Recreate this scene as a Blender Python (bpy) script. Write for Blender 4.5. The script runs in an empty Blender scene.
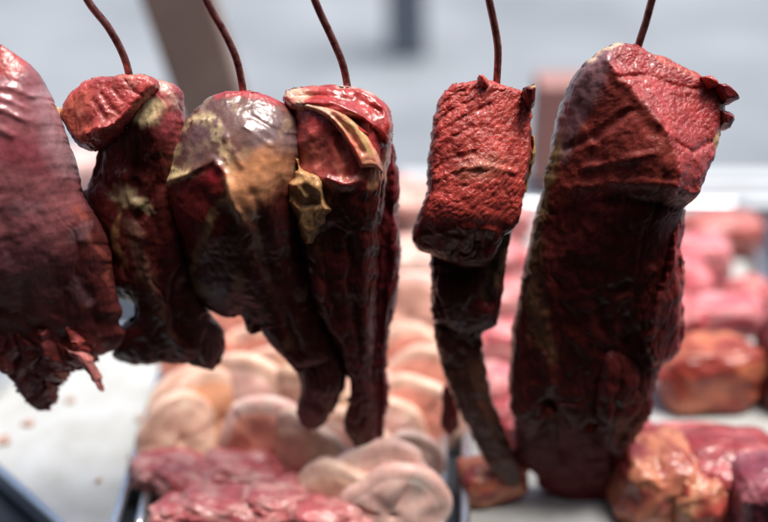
import bpy, math, random
import numpy as np
from mathutils import Vector, Matrix

sc = bpy.context.scene
COL = sc.collection
random.seed(7)

# ------------------------------------------------------------------ camera
CAM = np.array([0.0, 0.0, 1.75])
PITCH = math.radians(27.0)
LENS, SENSOR, PW, PH = 51.0, 36.0, 768.0, 522.0
FPX = LENS / SENSOR * PW
F = np.array([0.0, math.cos(PITCH), -math.sin(PITCH)])
U = np.array([0.0, math.sin(PITCH), math.cos(PITCH)])
cd = bpy.data.cameras.new('camera')
cam = bpy.data.objects.new('camera', cd)
COL.objects.link(cam)
cam.location = CAM
cam.rotation_euler = (math.pi / 2 - PITCH, 0, 0)
cd.lens = LENS
cd.sensor_width = SENSOR
cd.clip_start = 0.02
cd.clip_end = 300
cd.dof.use_dof = True
cd.dof.focus_distance = 1.03
cd.dof.aperture_fstop = 1.35
sc.camera = cam

# ------------------------------------------------------------------ light
SUN_EL, SUN_AZ = math.radians(77), math.radians(106)      # azimuth from +Y
w = bpy.data.worlds.new('World')
sc.world = w
w.use_nodes = True
nt = w.node_tree
sky = nt.nodes.new('ShaderNodeTexSky')
sky.sky_type = 'NISHITA'
sky.sun_disc = False
sky.sun_elevation = SUN_EL
sky.sun_rotation = SUN_AZ
sky.dust_density = 4.0
sky.air_density = 1.0
nt.links.new(sky.outputs[0], nt.nodes['Background'].inputs[0])
nt.nodes['Background'].inputs[1].default_value = 0.15
sd = bpy.data.lights.new('sun', 'SUN')
sd.energy = 4.2
sd.angle = math.radians(24)
sd.color = (1.0, 0.95, 0.9)
so = bpy.data.objects.new('sun', sd)
COL.objects.link(so)
sdir = Vector((math.sin(SUN_AZ) * math.cos(SUN_EL), math.cos(SUN_AZ) * math.cos(SUN_EL), math.sin(SUN_EL)))
so.rotation_euler = sdir.to_track_quat('Z', 'Y').to_euler()
so.location = (0, 2, 6)
vs = sc.view_settings
vs.view_transform = 'Standard'
vs.look = 'None'
vs.exposure = 0.3
vs.gamma = 1.0


# ------------------------------------------------------------------ pixel <-> place helpers
def ray(px, py):
    px = np.asarray(px, float); py = np.asarray(py, float)
    a = (px - PW / 2) / FPX
    b = -(py - PH / 2) / FPX
    d = np.stack([a, F[1] + b * U[1], F[2] + b * U[2]], -1)
    return d


def at(px, py, Y):
    d = ray(px, py)
    return CAM + d * (np.asarray(Y) / d[..., 1])[..., None]


def at_z(px, py, z):
    d = ray(px, py)
    return CAM + d * ((z - CAM[2]) / d[..., 2])[..., None]


# ------------------------------------------------------------------ noise in numpy
_rs = np.random.RandomState(5)
_perm = _rs.permutation(512)
_perm = np.concatenate([_perm] * 3)
_grad = _rs.normal(size=(512, 3)); _grad /= np.linalg.norm(_grad, axis=1)[:, None]


def perlin(P):
    i = np.floor(P).astype(int)
    f = P - i
    i &= 255
    u = f * f * f * (f * (f * 6 - 15) + 10)
    out = 0
    for dx in (0, 1):
        for dy in (0, 1):
            for dz in (0, 1):
                h = _perm[_perm[_perm[i[..., 0] + dx] + i[..., 1] + dy] + i[..., 2] + dz]
                g = _grad[h]
                dd = (g * (f - np.array([dx, dy, dz]))).sum(-1)
                wx = u[..., 0] if dx else 1 - u[..., 0]
                wy = u[..., 1] if dy else 1 - u[..., 1]
                wz = u[..., 2] if dz else 1 - u[..., 2]
                out = out + dd * wx * wy * wz
    return out * 1.6


def fbm(P, oct=4, lac=2.1, gain=0.5, off=0.0):
    s, a, t = 0, 1.0, 0
    Q = np.asarray(P, float) + off
    for _ in range(oct):
        s = s + a * perlin(Q + 37.7 * _)
        t += a
        a *= gain
        Q = Q * lac
    return s / t


def cells(P, jitter=0.9):
    """Worley F2-F1 in 3D and a random value per cell."""
    i = np.floor(P).astype(int)
    f = P - i
    d1 = np.full(P.shape[:-1], 9.0); d2 = d1.copy(); idv = np.zeros(P.shape[:-1])
    for dx in (-1, 0, 1):
        for dy in (-1, 0, 1):
            for dz in (-1, 0, 1):
                c = (i + np.array([dx, dy, dz])) & 255
                h = _perm[_perm[_perm[c[..., 0]] + c[..., 1]] + c[..., 2]]
                g = _grad[h] * 0.5 * jitter + 0.5
                r = g + np.array([dx, dy, dz]) - f
                d = np.sqrt((r * r).sum(-1))
                m = d < d1
                d2 = np.where(m, d1, np.minimum(d2, d))
                idv = np.where(m, (h % 97) / 97.0, idv)
                d1 = np.where(m, d, d1)
    return d2 - d1, idv


def sstep(a, b, x):
    t = np.clip((x - a) / (b - a), 0, 1)
    return t * t * (3 - 2 * t)


def poly_dist(X, Y, pts, closed=False):
    pts = np.asarray(pts, float)
    n = len(pts)
    best = np.full(X.shape, 1e9)
    rng = range(n if closed else n - 1)
    for k in rng:
        a = pts[k]; b = pts[(k + 1) % n]
        ab = b - a
        L = (ab * ab).sum() + 1e-9
        t = np.clip(((X - a[0]) * ab[0] + (Y - a[1]) * ab[1]) / L, 0, 1)
        d = np.hypot(X - a[0] - t * ab[0], Y - a[1] - t * ab[1])
        best = np.minimum(best, d)
    return best


def smooth_curve(pts, n):
    """Catmull-Rom through pts, n samples evenly along its length."""
    p = np.asarray(pts, float)
    q = np.vstack([2 * p[0] - p[1], p, 2 * p[-1] - p[-2]])
    out = []
    for k in range(1, len(q) - 2):
        for t in np.linspace(0, 1, 12, endpoint=False):
            a, b, c, d = q[k - 1], q[k], q[k + 1], q[k + 2]
            out.append(0.5 * (2 * b + (c - a) * t + (2 * a - 5 * b + 4 * c - d) * t * t + (-a + 3 * b - 3 * c + d) * t ** 3))
    out.append(p[-1])
    out = np.array(out)
    s = np.concatenate([[0], np.cumsum(np.linalg.norm(np.diff(out, axis=0), axis=1))])
    return out, s


def tps(ctrl):
    c = np.asarray(ctrl, float)
    xy = c[:, :2] / 100.0
    n = len(c)

    def k(r):
        return np.where(r > 1e-9, r * r * np.log(r + 1e-12), 0)
    K = k(np.linalg.norm(xy[:, None] - xy[None], axis=-1)) + np.eye(n) * 0.002
    Pm = np.hstack([np.ones((n, 1)), xy])
    A = np.zeros((n + 3, n + 3)); A[:n, :n] = K; A[:n, n:] = Pm; A[n:, :n] = Pm.T
    sol = np.linalg.solve(A, np.concatenate([c[:, 2], np.zeros(3)]))

    def f(X, Y):
        x = X / 100.0; y = Y / 100.0
        o = sol[n] + sol[n + 1] * x + sol[n + 2] * y
        for j in range(n):
            o = o + sol[j] * k(np.hypot(x - xy[j, 0], y - xy[j, 1]))
        return o
    return f


# ------------------------------------------------------------------ materials
def principled(name):
    m = bpy.data.materials.new(name)
    m.use_nodes = True
    return m, m.node_tree, m.node_tree.nodes['Principled BSDF']


def N(nt, kind, **kw):
    n = nt.nodes.new(kind)
    for k, v in kw.items():
        if k in n.inputs:
            n.inputs[k].default_value = v
        else:
            setattr(n, k, v)
    return n


def math_node(nt, op, a, b=None, c=None):
    n = nt.nodes.new('ShaderNodeMath'); n.operation = op
    for i, v in enumerate((a, b, c)):
        if v is None:
            continue
        if isinstance(v, (int, float)):
            n.inputs[i].default_value = v
        else:
            nt.links.new(v, n.inputs[i])
    return n.outputs[0]


def meat_material(name, rough=0.42, coat=0.35, sss=0.12, bump=1.0, variation=0.55, coat_rough=0.16):
    m, nt, b = principled(name)
    L = nt.links.new
    tc = N(nt, 'ShaderNodeTexCoord')
    col = N(nt, 'ShaderNodeAttribute', attribute_name='tint')
    par = N(nt, 'ShaderNodeAttribute', attribute_name='param')   # r: cut grain, g: wetness, b: fat
    sep = N(nt, 'ShaderNodeSeparateColor'); L(par.outputs['Color'], sep.inputs[0])
    n1 = N(nt, 'ShaderNodeTexNoise', Scale=70.0, Detail=6.0, Roughness=0.65); L(tc.outputs['Object'], n1.inputs['Vector'])
    n2 = N(nt, 'ShaderNodeTexNoise', Scale=420.0, Detail=4.0, Roughness=0.6); L(tc.outputs['Object'], n2.inputs['Vector'])
    mp = N(nt, 'ShaderNodeMapping'); mp.inputs['Scale'].default_value = (420, 420, 45)
    mp.inputs['Rotation'].default_value = (0.0, 0.35, 0.0)
    L(tc.outputs['Object'], mp.inputs['Vector'])
    fib = N(nt, 'ShaderNodeTexNoise', Scale=1.0, Detail=3.0, Roughness=0.55); L(mp.outputs[0], fib.inputs['Vector'])
    vor = N(nt, 'ShaderNodeTexVoronoi', Scale=260.0); vor.feature = 'DISTANCE_TO_EDGE'
    dst = N(nt, 'ShaderNodeVectorMath'); dst.operation = 'MULTIPLY_ADD'
    L(n1.outputs['Color'], dst.inputs[0]); dst.inputs[1].default_value = (0.012,) * 3; L(tc.outputs['Object'], dst.inputs[2])
    L(dst.outputs[0], vor.inputs['Vector'])
    # colour variation
    v = math_node(nt, 'MULTIPLY_ADD', n1.outputs['Fac'], variation * 1.7, 1.0 - variation * 0.85)
    dry = math_node(nt, 'SUBTRACT', 1.0, math_node(nt, 'POWER', sep.outputs[1], 2.0))
    v2 = math_node(nt, 'ADD', math_node(nt, 'MULTIPLY', math_node(nt, 'MULTIPLY_ADD', fib.outputs['Fac'], 0.8, -0.4), dry), 1.0)
    v3 = math_node(nt, 'MULTIPLY', v, v2)
    mx = N(nt, 'ShaderNodeMix', data_type='RGBA', blend_type='MULTIPLY'); mx.inputs['Factor'].default_value = 1.0
    L(col.outputs['Color'], mx.inputs[6])
    cmb = N(nt, 'ShaderNodeCombineColor'); L(v3, cmb.inputs[0]); L(v3, cmb.inputs[1]); L(v3, cmb.inputs[2])
    L(cmb.outputs[0], mx.inputs[7])
    # pale marbling threads between the grain bundles of cut faces
    edge = math_node(nt, 'LESS_THAN', vor.outputs['Distance'], 0.035)
    edge = math_node(nt, 'MULTIPLY', edge, sep.outputs[0])
    edge = math_node(nt, 'MULTIPLY', edge, math_node(nt, 'MULTIPLY', n1.outputs['Fac'], 0.38))
    mx2 = N(nt, 'ShaderNodeMix', data_type='RGBA'); L(edge, mx2.inputs['Factor'])
    L(mx.outputs[2], mx2.inputs[6]); mx2.inputs[7].default_value = (0.62, 0.30, 0.24, 1)
    L(mx2.outputs[2], b.inputs['Base Color'])
    r = math_node(nt, 'MULTIPLY_ADD', n2.outputs['Fac'], 0.35, rough - 0.17)
    r = math_node(nt, 'SUBTRACT', r, math_node(nt, 'MULTIPLY', sep.outputs[1], 0.16))
    L(r, b.inputs['Roughness'])
    b.inputs['Coat Weight'].default_value = coat
    g2 = math_node(nt, 'POWER', sep.outputs[1], 2.2)
    L(math_node(nt, 'MULTIPLY', g2, coat * 1.8), b.inputs['Coat Weight'])
    L(math_node(nt, 'MULTIPLY_ADD', g2, 0.42, 0.13), b.inputs['Specular IOR Level'])
    b.inputs['Coat Roughness'].default_value = coat_rough
    b.inputs['Subsurface Weight'].default_value = sss * 1.6
    b.inputs['Subsurface Radius'].default_value = (1.0, 0.25, 0.15)
    b.inputs['Subsurface Scale'].default_value = 0.008
    # bump: fine noise, fibres, grain
    h = math_node(nt, 'MULTIPLY', n2.outputs['Fac'], 0.35)
    h = math_node(nt, 'ADD', h, math_node(nt, 'MULTIPLY', math_node(nt, 'MULTIPLY', fib.outputs['Fac'], dry), 0.6))
    g = math_node(nt, 'MINIMUM', vor.outputs['Distance'], 0.16)
    g = math_node(nt, 'MULTIPLY', g, math_node(nt, 'MULTIPLY', sep.outputs[0], 4.5))
    h = math_node(nt, 'ADD', h, g)
    h = math_node(nt, 'ADD', h, math_node(nt, 'MULTIPLY', n1.outputs['Fac'], 1.4))
    bp = N(nt, 'ShaderNodeBump', Strength=0.6 * bump, Distance=0.0011)
    L(h, bp.inputs['Height'])
    L(bp.outputs[0], b.inputs['Normal'])
    L(bp.outputs[0], b.inputs['Coat Normal'])
    return m


def simple_mat(name, c, rough=0.5, metal=0.0, nscale=30.0, namp=0.25, bump=0.0, c2=None):
    m, nt, b = principled(name)
    L = nt.links.new
    tc = N(nt, 'ShaderNodeTexCoord')
    n = N(nt, 'ShaderNodeTexNoise', Scale=nscale, Detail=6.0, Roughness=0.6)
    L(tc.outputs['Object'], n.inputs['Vector'])
    mx = N(nt, 'ShaderNodeMix', data_type='RGBA')
    mr = N(nt, 'ShaderNodeMapRange'); L(n.outputs['Fac'], mr.inputs[0])
    mr.inputs[1].default_value = 0.35; mr.inputs[2].default_value = 0.65
    L(mr.outputs[0], mx.inputs['Factor'])
    c2 = c2 or tuple(x * (1 - namp) for x in c)
    mx.inputs[6].default_value = (*c, 1); mx.inputs[7].default_value = (*c2, 1)
    L(mx.outputs[2], b.inputs['Base Color'])
    b.inputs['Metallic'].default_value = metal
    L(math_node(nt, 'MULTIPLY_ADD', n.outputs['Fac'], 0.3, rough - 0.15), b.inputs['Roughness'])
    if bump:
        bp = N(nt, 'ShaderNodeBump', Strength=0.5, Distance=bump); L(n.outputs['Fac'], bp.inputs['Height'])
        L(bp.outputs[0], b.inputs['Normal'])
    return m


M_MEAT = meat_material('meat')
M_CUT = meat_material('cut_meat', rough=0.40, coat=0.35, bump=0.75, sss=0.16)
M_MEMB = meat_material('membrane_meat', rough=0.42, coat=0.42, bump=0.5, variation=0.35, coat_rough=0.24)
M_FAT = meat_material('fat', rough=0.42, coat=0.3, sss=0.25, bump=0.7, variation=0.4)
M_STOCK = meat_material('tray_meat', rough=0.42, coat=0.22, sss=0.15, bump=0.25, variation=0.3)
M_HOOK = simple_mat('stained_steel', (0.42, 0.17, 0.15), 0.28, 0.7, 160, 0.5, c2=(0.14, 0.035, 0.035))
M_TRAYW = simple_mat('white_enamel', (0.48, 0.50, 0.50), 0.45, 0, 14, 0.12, c2=(0.37, 0.38, 0.36))
M_LEDGE = simple_mat('white_paint', (0.50, 0.53, 0.55), 0.5, 0, 9, 0.1)
M_RIM = simple_mat('bright_steel', (0.72, 0.76, 0.80), 0.25, 0.85, 12, 0.15)
M_COUNTER = simple_mat('dark_counter', (0.035, 0.045, 0.06), 0.45, 0, 14, 0.3)
M_STREET = simple_mat('pavement', (0.25, 0.275, 0.295), 0.85, 0, 0.8, 0.22, c2=(0.15, 0.172, 0.19))
M_WALL = simple_mat('dark_boards', (0.035, 0.028, 0.025), 0.8, 0, 3, 0.3)
M_POST = simple_mat('brown_wood', (0.30, 0.215, 0.175), 0.7, 0, 7, 0.25)
M_POLE = simple_mat('grey_pole', (0.12, 0.14, 0.17), 0.6, 0, 7, 0.25)
M_BOX = simple_mat('pink_board', (0.33, 0.17, 0.15), 0.7, 0, 7, 0.15)


# ------------------------------------------------------------------ object helpers
def tag(o, label=None, cat=None, group=None, kind=None):
    if label: o['label'] = label
    if cat: o['category'] = cat
    if group: o['group'] = group
    if kind: o['kind'] = kind
    return o


def thing(name, label, cat, loc, group=None):
    o = bpy.data.objects.new(name, None)
    o.empty_display_size = 0.03
    COL.objects.link(o)
    o.location = loc
    return tag(o, label, cat, group)


def link_mesh(name, V, Fc, mat, parent=None, smooth=True, tint=None, param=None):
    me = bpy.data.meshes.new(name)
    V = np.asarray(V, float)
    if parent is not None:
        V = V - np.array(parent_world(parent))
    me.from_pydata(V.tolist(), [], [list(map(int, f)) for f in Fc])
    if smooth:
        me.polygons.foreach_set('use_smooth', np.ones(len(me.polygons), bool))
    for nm, arr in (('tint', tint), ('param', param)):
        if arr is not None:
            a = me.attributes.new(nm, 'FLOAT_COLOR', 'POINT')
            buf = np.ones((len(V), 4)); buf[:, :3] = arr
            a.data.foreach_set('color', buf.ravel())
    me.materials.append(mat)
    me.update()
    o = bpy.data.objects.new(name, me)
    COL.objects.link(o)
    if parent is not None:
        o.parent = parent
    return o


def parent_world(p):
    v = Vector(p.location)
    while p.parent:
        p = p.parent
        v += p.location
    return v


def displace(o, fn):
    """move vertices along their normals by fn(world position)."""
    me = o.data
    n = len(me.vertices)
    co = np.empty(n * 3); me.vertices.foreach_get('co', co); co = co.reshape(-1, 3)
    nr = np.empty(n * 3); me.vertices.foreach_get('normal', nr); nr = nr.reshape(-1, 3)
    off = np.array(parent_world(o))
    co = co + nr * fn(co + off)[:, None]
    me.vertices.foreach_set('co', co.ravel())
    me.update()


# ------------------------------------------------------------------ a hanging muscle: two outlines, front and back relief
def lobe(name, mat, parent, Lp, Rp, depth, tf, tb=2.0, rr=20, power=2.2, feats=(), base=(0.2, 0.03, 0.03),
         paint=(), param0=(0.0, 0.5, 0.0), rough_amp=1.0, step=1.15, seed=0, edge=1.2, cut=None, lump=1.0):
    """Lp/Rp: outline of the two sides top to bottom; depth: where the hanging sheet stands (metres from the
    camera foot); tf/tb: cm of flesh in front of / behind that sheet."""
    Lc, Ls = smooth_curve(Lp, 0); Rc, Rs = smooth_curve(Rp, 0)
    H = max(Ls[-1], Rs[-1]); W = max(np.linalg.norm(np.array(a) - np.array(b)) for a in Lp for b in Rp if abs(a[1] - b[1]) < 40)
    nv = int(H / step); nu = int(W / step) + 6
    v = np.linspace(0, 1, nv + 1); v = 0.75 * v + 0.25 * (1 - np.cos(v * math.pi)) / 2
    u = np.linspace(0, 1, nu + 1); u = 0.5 * u + 0.5 * (1 - np.cos(u * math.pi)) / 2
    def samp(c, s):
        return np.stack([np.interp(v * s[-1], s, c[:, 0]), np.interp(v * s[-1], s, c[:, 1])], -1)
    Lq, Rq = samp(Lc, Ls), samp(Rc, Rs)
    rs = np.stack([v * H * 0.09, v * 0 + seed, v * 0], -1)
    jl = (fbm(rs, 3) + 0.45 * fbm(rs * 4.1, 3)) * edge; jr = (fbm(rs + 19.3, 3) + 0.45 * fbm(rs * 4.1 + 7.7, 3)) * edge
    Lq = Lq + np.stack([jl * 2, jl], -1); Rq = Rq + np.stack([jr * 2, jr], -1)
    X = Lq[:, None, 0] * (1 - u[None]) + Rq[:, None, 0] * u[None]
    Y = Lq[:, None, 1] * (1 - u[None]) + Rq[:, None, 1] * u[None]
    poly = np.vstack([Lq[::3], Rq[::-3]])
    d = poly_dist(X, Y, poly, True)
    d[:, 0] = 0; d[:, -1] = 0; d[0] = 0; d[-1] = 0
    t = np.clip(d / rr, 0, 1)
    prof = (1 - (1 - t) ** power) ** (1 / power)
    tfv = tps(tf)(X, Y) if isinstance(tf, (list, tuple)) else (tf(X, Y) if callable(tf) else X * 0 + tf)
    tfv = np.maximum(tfv, 0.3) * prof
    sc_ = prof ** 0.6
    P0 = at(X, Y, depth(X, Y) if callable(depth) else X * 0 + depth)
    for (pts, wd, amp) in feats:
        pd = poly_dist(X, Y, pts)
        pd = np.abs(pd + 2.0 * fbm(np.stack([X * 0.05, Y * 0.05, X * 0 + seed], -1), 2))
        brkn = 0.35 + 0.9 * np.clip(0.5 + 1.3 * fbm(np.stack([X * 0.035, Y * 0.035, X * 0 + seed * 1.7 + wd], -1), 2), 0, 1)
        tfv = tfv + amp * brkn * np.exp(-(pd / (wd * 1.35)) ** 2) * sc_
    tbv = tb * prof
    front = P0 - F * (tfv / 100.0)[..., None]
    back = P0 + F * (tbv / 100.0)[..., None]
    n1, n2 = X.shape
    idf = np.arange(n1 * n2).reshape(n1, n2)
    idb = np.full((n1, n2), -1)
    idb[0] = idf[0]; idb[-1] = idf[-1]; idb[:, 0] = idf[:, 0]; idb[:, -1] = idf[:, -1]
    inner = np.arange((n1 - 2) * (n2 - 2)).reshape(n1 - 2, n2 - 2) + n1 * n2
    idb[1:-1, 1:-1] = inner
    V = np.vstack([front.reshape(-1, 3), back[1:-1, 1:-1].reshape(-1, 3)])
    XA = np.concatenate([X.ravel(), X[1:-1, 1:-1].ravel()]); YA = np.concatenate([Y.ravel(), Y[1:-1, 1:-1].ravel()])
    ff = np.stack([idf[:-1, :-1], idf[1:, :-1], idf[1:, 1:], idf[:-1, 1:]], -1).reshape(-1, 4)
    fb = np.stack([idb[:-1, :-1], idb[:-1, 1:], idb[1:, 1:], idb[1:, :-1]], -1).reshape(-1, 4)
    Fc = np.vstack([ff, fb])
    # colour
    wob = np.stack([XA * 0.06, YA * 0.06, XA * 0 + seed * 3.1], -1)
    wx = XA + 7 * fbm(wob, 3); wy = YA + 7 * fbm(wob + 11.0, 3)
    tint = np.ones((len(V), 3)) * np.array(base)
    param = np.ones((len(V), 3)) * np.array(param0)
    nz = fbm(V * 45, 4)
    nzf = fbm(V * 160, 3)
    tint = tint * (1 + 0.45 * nz + 0.25 * nzf)[:, None]
    cutm = np.zeros(len(V))
    for p in paint:
        kind, geo, soft, colr, amt = p[:5]
        if kind == 'ell':
            cx, cy, rx, ry, rot = geo
            c, s = math.cos(math.radians(rot)), math.sin(math.radians(rot))
            dx, dy = wx - cx, wy - cy
            e = np.hypot((dx * c + dy * s) / rx, (-dx * s + dy * c) / ry)
            m = 1 - sstep(1 - soft, 1 + soft, e)
        elif kind == 'line':
            pts, wd = geo
            m = 1 - sstep(wd * (1 - soft), wd * (1 + soft), poly_dist(wx, wy, pts))
        elif kind == 'area':
            pts = np.array(geo, float)
            inside = np.zeros(len(wx), bool)
            j = len(pts) - 1
            for i in range(len(pts)):
                xi, yi = pts[i]; xj, yj = pts[j]
                cnd = ((yi > wy) != (yj > wy)) & (wx < (xj - xi) * (wy - yi) / (yj - yi + 1e-9) + xi)
                inside ^= cnd
                j = i
            dd = poly_dist(wx, wy, pts, True) * np.where(inside, 1, -1)
            m = sstep(-soft * 10, soft * 10, dd)
        elif kind == 'noise':
            m = sstep(geo[1], geo[1] + soft, fbm(V * geo[0] + 5.5 + seed, 4))
        brk = p[6] if len(p) > 6 else 0.0
        if brk:
            m = m * sstep(brk - 0.25, brk + 0.1, fbm(V * 120 + 9.0, 4) + 0.35)
        if colr is not None:
            m_ = (m * amt)[:, None]
            tint = tint * (1 - m_) + np.array(colr) * (1 + 0.35 * nz + 0.3 * nzf)[:, None] * m_
        if len(p) > 5 and p[5] is not None:
            param = param * (1 - m[:, None]) + np.array(p[5]) * m[:, None]
    tint = np.clip(tint, 0.002, 0.9)
    o = link_mesh(name, V, Fc, mat, parent, True, tint, param)
    grain = param[:, 0]
    calm = 1 - 0.85 * sstep(0.6, 0.95, param[:, 1]) * (grain < 0.3)
    if mat is M_MEMB:
        calm = calm * 0.35

    def fn(Pw, lump=lump, seed=seed):
        s = 0.0030 * lump * fbm(Pw * 28 + seed, 3) + 0.0007 * rough_amp * fbm(Pw * 110 + seed, 3)
        s = s + 0.0003 * rough_amp * perlin(Pw * np.array([330, 330, 60]) + seed)
        Pv = Pw + 0.02 * np.stack([fbm(Pw * 18 + seed, 2)] * 3, -1)
        s = s - 0.0038 * lump * calm * (1 - grain) * np.maximum(0, 0.5 - 2.6 * np.abs(perlin(Pv * np.array([34, 34, 8]) + seed))) \
            - 0.0015 * calm * (1 - grain) * np.maximum(0, 0.5 - 2.2 * np.abs(perlin(Pv * np.array([95, 95, 22]) + seed)))
        if grain.max() > 0.05:
            Pr = Pw @ np.array([[0.8, 0, -0.6], [0, 1, 0], [0.6, 0, 0.8]])
            f, idv = cells(Pr * np.array([70, 120, 230]) + 0.9 * np.stack([fbm(Pw * 60, 2)] * 3, -1))
            s = s + grain * (0.0009 * (np.minimum(f, 0.3) / 0.3 - 0.6) + 0.0006 * (idv - 0.5))
            f2, idv2 = cells(Pw * 48 + 3.3)
            s = s + grain * 0.0007 * (np.minimum(f2, 0.4) / 0.4 - 0.6)
        return s
    displace(o, fn)
    return o


def tube(name, pts, radii, mat, parent, seg=20, sub=8):
    """round bar through world points"""
    p = np.asarray(pts, float)
    c, s = smooth_curve(p, 0)
    r = np.interp(np.linspace(0, len(p) - 1, len(c)), range(len(p)), radii)
    V, Fc = [], []
    up = np.array([0.3, 1.0, 0.1])
    for k in range(len(c)):
        tng = c[min(k + 1, len(c) - 1)] - c[max(k - 1, 0)]
        tng /= np.linalg.norm(tng) + 1e-9
        a = np.cross(tng, up); a /= np.linalg.norm(a); b = np.cross(tng, a)
        for j in range(seg):
            th = 2 * math.pi * j / seg
            V.append(c[k] + r[k] * (math.cos(th) * a + math.sin(th) * b))
    for k in range(len(c) - 1):
        for j in range(seg):
            j2 = (j + 1) % seg
            Fc.append([k * seg + j, k * seg + j2, (k + 1) * seg + j2, (k + 1) * seg + j])
    V.append(c[0]); V.append(c[-1])
    n = len(V)
    for j in range(seg):
        Fc.append([n - 2, (j + 1) % seg, j]); Fc.append([n - 1, (len(c) - 1) * seg + j, (len(c) - 1) * seg + (j + 1) % seg])
    return link_mesh(name, V, Fc, mat, parent)


def prism(name, quad, z0, z1, mat, parent=None, bevel=0.002):
    """four (x,y) corners extruded from z0 to z1, bevelled"""
    V = [(x, y, z0) for x, y in quad] + [(x, y, z1) for x, y in quad]
    Fc = [[3, 2, 1, 0], [4, 5, 6, 7], [0, 1, 5, 4], [1, 2, 6, 5], [2, 3, 7, 6], [3, 0, 4, 7]]
    o = link_mesh(name, V, Fc, mat, parent, False)
    if bevel:
        b = o.modifiers.new('b', 'BEVEL'); b.width = bevel; b.segments = 3
    return o


# ------------------------------------------------------------------ the setting
COUNTER_Z = 0.90
street = link_mesh('street', [(-60, -20, 0), (60, -20, 0), (60, 120, 0), (-60, 120, 0)], [[0, 1, 2, 3]], M_STREET, None, False)
tag(street, kind='structure')


def boxm(name, x0, x1, y0, y1, z0, z1, mat, parent=None, bevel=0.003):
    return prism(name, [(x0, y0), (x1, y0), (x1, y1), (x0, y1)], z0, z1, mat, parent, bevel)


stall = thing('stall_shade', 'unseen dark boarded shell added to shade the meat fronts, open to the street', 'stall', (0, -0.9, 0))  # unseen shell, added to keep sky light off the fronts of the meat
boxm('shade_wall', -2.2, 2.2, -1.0, -0.9, 0.0, 2.6, M_WALL, stall)
boxm('shade_roof', -2.4, 2.4, -1.1, 0.2, 2.62, 2.68, M_WALL, stall)
boxm('shade_side', -2.3, -2.2, -0.9, 0.9, 0.0, 2.6, M_WALL, stall)
boxm('shade_side', 2.2, 2.3, -0.9, 0.9, 0.0, 2.6, M_WALL, stall)
boxm('shade_floor', -2.19, 2.19, -0.89, 0.85, 0.01, 0.06, M_WALL, stall)

counter = thing('display_counter', 'dark blue-grey display counter under the meat trays', 'counter', (0, 1.5, 0))
boxm('worktop', -1.6, 1.6, 0.88, 2.06, COUNTER_Z - 0.05, COUNTER_Z, M_COUNTER, counter)
boxm('cabinet', -1.55, 1.55, 0.92, 2.02, 0.004, COUNTER_Z - 0.052, M_WALL, counter)

# ------------------------------------------------------------------ hanging meat
RED = (0.5, 0.06, 0.05); DEEP = (0.17, 0.020, 0.020); DRY = (0.080, 0.014, 0.012)
MEMB = (0.15, 0.070, 0.055); FAT = (0.58, 0.40, 0.20); PALE = (0.62, 0.44, 0.34); OCHRE = (0.38, 0.21, 0.08)
PINK = (0.52, 0.13, 0.13)
GH = 'meat cuts hanging from the hooks'


def root_at(px, py, Y, name, label):
    p = at(px, py, Y)
    return thing(name, label, 'meat', tuple(p), GH)


# leftmost joint, purple membrane
a = root_at(-6, 50, 0.96, 'hanging_meat', 'large purple-pink joint with a silvery skin, cut by the left edge of the photo')
lobe('muscle', M_MEMB, a,
     [(-22, 46), (-60, 70), (-92, 140), (-98, 230), (-84, 300), (-50, 342), (-20, 352)],
     [(2, 45), (22, 58), (40, 77), (53, 102), (66, 136), (76, 168), (83, 196), (98, 222), (108, 250), (112, 278), (117, 298), (121, 312), (118, 322), (124, 336), (116, 350), (95, 358)],
     0.96, [(0, 60, 1.5), (20, 120, 4.5), (-60, 150, 5), (0, 200, 7), (60, 200, 5.5), (20, 270, 7), (80, 280, 4), (0, 330, 4), (-60, 300, 4), (100, 330, 2.0), (30, 90, 3.2)],
     tb=4, rr=44, base=(0.30, 0.10, 0.11), seed=1, param0=(0, 0.9, 0), lump=0.7, rough_amp=0.5,
     feats=[([(-10, 90), (20, 92), (42, 100)], 2.4, 0.22), ([(-10, 100), (14, 103), (36, 112)], 2.2, 0.2), ([(-10, 112), (20, 116), (40, 126)], 2.6, 0.2),
            ([(-20, 126), (8, 130), (30, 142)], 3.0, 0.25), ([(0, 300), (30, 312), (60, 335), (95, 350)], 5, -0.5), ([(78, 190), (84, 240), (100, 320)], 4, -0.35),
            ([(20, 200), (35, 260), (40, 310)], 5, -0.25)],
     paint=[('area', [(-40, 40), (5, 40), (30, 58), (25, 82), (0, 80), (-40, 90)], 0.6, (0.40, 0.06, 0.05), 0.9, (0.2, 0.8, 0)),
            ('area', [(84, 200), (130, 230), (140, 370), (60, 370), (70, 280)], 1.6, DRY, 0.9, (0, 0.4, 0)),
            ('ell', (20, 150, 60, 16, 20), 0.6, (0.28, 0.05, 0.07), 0.7),
            ('ell', (-2, 210, 16, 75, 0), 0.7, (0.42, 0.25, 0.18), 0.8), ('line', ([(50, 96), (64, 132), (76, 170)], 9), 0.9, (0.42, 0.23, 0.25), 0.85),
            ('area', [(-90, 300), (60, 300), (110, 345), (120, 380), (-90, 380)], 1.0, (0.34, 0.09, 0.08), 0.85, (0, 0.5, 0)),
            ('line', ([(86, 205), (96, 235), (108, 262), (112, 290)], 2.5), 0.6, (0.28, 0.07, 0.05), 0.7),
            ('noise', (26, 0.15), 0.25, (0.30, 0.17, 0.19), 0.4)])
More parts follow.
